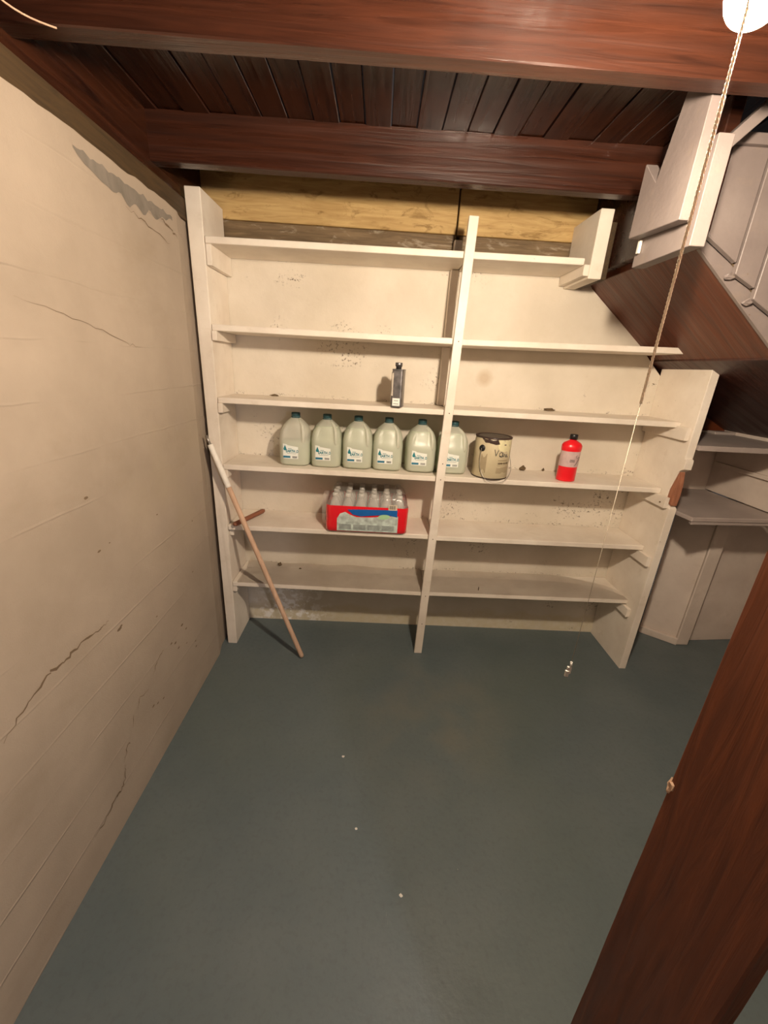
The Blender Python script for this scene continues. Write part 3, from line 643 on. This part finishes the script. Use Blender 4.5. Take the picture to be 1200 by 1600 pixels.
def rrect(a, bb, z, r=.03, n=6, wob=0, seed=0):
    P = []
    for cx, cy, t0 in ((a-r, bb-r, 0), (-a+r, bb-r, PI/2), (-a+r, -bb+r, PI), (a-r, -bb+r, 3*PI/2)):
        for k in range(n+1):
            t = t0+PI/2*k/n; P.append(Vector((cx+r*math.cos(t), cy+r*math.sin(t), z)))
    Q = []
    for i, p in enumerate(P):
        q = P[(i+1) % len(P)]
        m = 10 if i % (n+1) == n else 1
        for k in range(m):
            v = p.lerp(q, k/m); v = v.copy()
            v.x *= 1+wob*noise.noise(v*22+Vector((seed, 0, 0))); v.y *= 1+wob*noise.noise(v*22+Vector((0, seed, 0))); Q.append(v)
    return Q
HX, HY = .211, .131
b = MB(); b.rings([rrect(HX-.006, HY-.006, .0015), rrect(HX, HY, .006, wob=.005)]+[rrect(HX, HY, z, wob=.014, seed=1) for z in (.03, .055, .08, .105, .125)]+[rrect(HX-.002, HY-.002, .142, wob=.014, seed=1)], cap=False)
sl = b.build('printed_sleeve', MREDF, cs)
b = MB(); zt = [(.142, 0, 0), (.160, .004, .004), (.180, .014, .010), (.196, .026, .020), (.2015, .05, .04), (.2015, .12, .09)]
b.rings([rrect(HX-.002-d, HY-.002-e, z, .03 if d < .05 else .008, wob=.02, seed=4) for z, d, e in zt], cap=False); b.build('clear_film', MFILM, cs)
# loose bulging ring of film at the left end
b = MB(); b.rings([[(-HX+.012-.006-.028*math.sin(PI*k/8), s_*math.cos(t)*.95, .085+.078*math.sin(t)*1.15) for t in [2*PI*i/28 for i in range(28)] for s_ in (.11*(1-.035*k),)] for k in range(5)], cap=False); b.build('film_flap', MFILM, cs)
# printed front panel
yf = -HY-.0032
def fp(x, z): return (x, yf, z)
b = MB(); b.prism([fp(-.150, .010), fp(.160, .010), fp(.160, .100), fp(.10, .098), fp(.02, .088), (-.05, yf, .086), fp(-.085, .098), fp(-.11, .112), fp(-.135, .102), fp(-.150, .075)], (0, -.0012, 0), 0); pn = b.build('bottle_picture', plain('grey_green_print', (.50, .58, .54), .35, var=.35, vs=35), cs)
b = MB(); b.prism([fp(-.098, .125), fp(.0, .130), fp(.155, .133), fp(.155, .095), fp(.10, .106), fp(.04, .100), fp(-.03, .092), fp(-.07, .100)], (0, -.0018, 0), 0); b.build('blue_band', plain('blue_print', (.012, .12, .42), .35), cs)
b = MB(); b.prism([(.088+.03*math.cos(t)+.006*math.sin(t), yf-.0024, .094+.013*math.sin(t)) for t in [2*PI*k/20 for k in range(20)]], (0, -.0006, 0), 0); b.build('green_leaf_print', plain('green_print', (.42, .68, .38), .35), cs)
b = MB(); b.box((.108, yf-.002, .132), (.152, yf-.0005, .160), 0); o = b.build('barcode_label', plain('cream_print', (.72, .62, .48), .4), cs)
b = MB()
for k in range(9): b.box((.114+k*.0036, yf-.0026, .137), (.1155+k*.0036+(.001 if k % 3 == 0 else 0), yf-.002, .156), 0)
b.build('barcode', MINKB, o)
b = MB()
for z, h, cc in ((.018, .028, 0),):
    for k in range(4): b.box((-.140+k*.073, yf-.0016, z), (-.078+k*.073, yf-.0011, z+h), 0)
b.build('picture_shading', plain('dull_grey_print', (.30, .34, .32), .4, var=.3), pn)

# ------------------------------------------------------------------ leaning stick, dowel
b0 = Vector((.455, -.105, .008)); b1 = Vector((.012, -.030, 1.20))
d = b1-b0
bs = empty('broom_handle', b0); tag(bs, 'long bare wooden pole with white taped top leaning against the left upright', 'pole')
def bpz(t): return b0+d*t
def bsp(b, n, m): o = b.build(n, m, bs); o.matrix_parent_inverse = Matrix.Translation(-b0); return o
off = Vector((0, -.012, 0))
b = MB(); b.tube([bpz(t)+off*t for t in (0, .01, .3, .6, .8)], [.010, .0125, .0125, .0125, .0125], 14); bsp(b, 'shaft', MTAN)
b = MB(); b.tube([bpz(t)+off*t for t in (.795, .80, .87, .875, .96, .965)], [.013, .0142, .0142, .0135, .0135, .012], 14); bsp(b, 'tape', MTAPE)
b = MB(); b.tube([bpz(t)+off*t for t in (.962, 1.0)], .006, 10); bsp(b, 'metal_tip', MSTEEL)
b = MB(); b.tube([(.106, -.03, .751), (.112, -.02, .751), (.192, .185, .751), (.196, .195, .751)], [.009, .0125, .0125, .009], 12)
tag(b.build('wooden_dowel', MRED), 'short dark reddish wooden dowel on the shelf behind the leaning pole', 'dowel')

# ------------------------------------------------------------------ debris
def crumb(x, y, z, r, label, sq_=(1.4, 1, .6), seed=0, name='debris_crumb', mat=MCRUMB):
    b = MB(); b.blob((0, 0, 0), r, seed, squash=sq_); o = b.build(name, mat); o.location = (x, y, z+r*sq_[2]*.85); tag(o, label, 'debris'); return o
crumb(1.70, .22, 1.377, .013, 'dark crumb of dirt at the back of the third shelf, above the red bottle', (2.2, .8, .6), 1)
crumb(1.62, .225, 1.051, .014, 'brown crumbly lump at the back of the jug shelf between paint can and red bottle', (1.2, .7, 1), 2)
crumb(1.74, .235, 1.051, .007, 'small dark crumb just left of the red bottle', (1, .7, 1.2), 3)
crumb(.275, .20, .407, .011, 'round brown ball of debris at the back left of the lowest shelf', (1, 1, .9), 4)
crumb(.40, .17, .407, .005, 'tiny dark crumb on the lowest shelf right of the brown ball', (1.6, 1, .6), 5)
crumb(.27, .23, 1.372, .009, 'black dirt clump at the back left end of the third shelf', (2.4, .6, .6), 6)
crumb(1.42, .03, .398, .006, 'small dark upright sliver on the lowest shelf, right bay', (.35, .6, 2.2), 7)
def chip(x, y, r, label, seed):
    b = MB(); b.blob((0, 0, 0), r, seed, squash=(1.2, 1, .25)); o = b.build('paint_chip', MCHIP); o.location = (x, y, .0015); tag(o, label, 'paint chip')
for x, y, r, lb in ((.735, -.70, .0045, 'white paint chip in the middle of the floor, nearest the shelving of the three'), (.805, -.98, .004, 'white paint chip on the open floor left of the faint light edge'), (.955, -1.17, .005, 'pale smudge-like paint chip nearest the camera on the floor')):
    chip(x, y, r, lb, x*9)
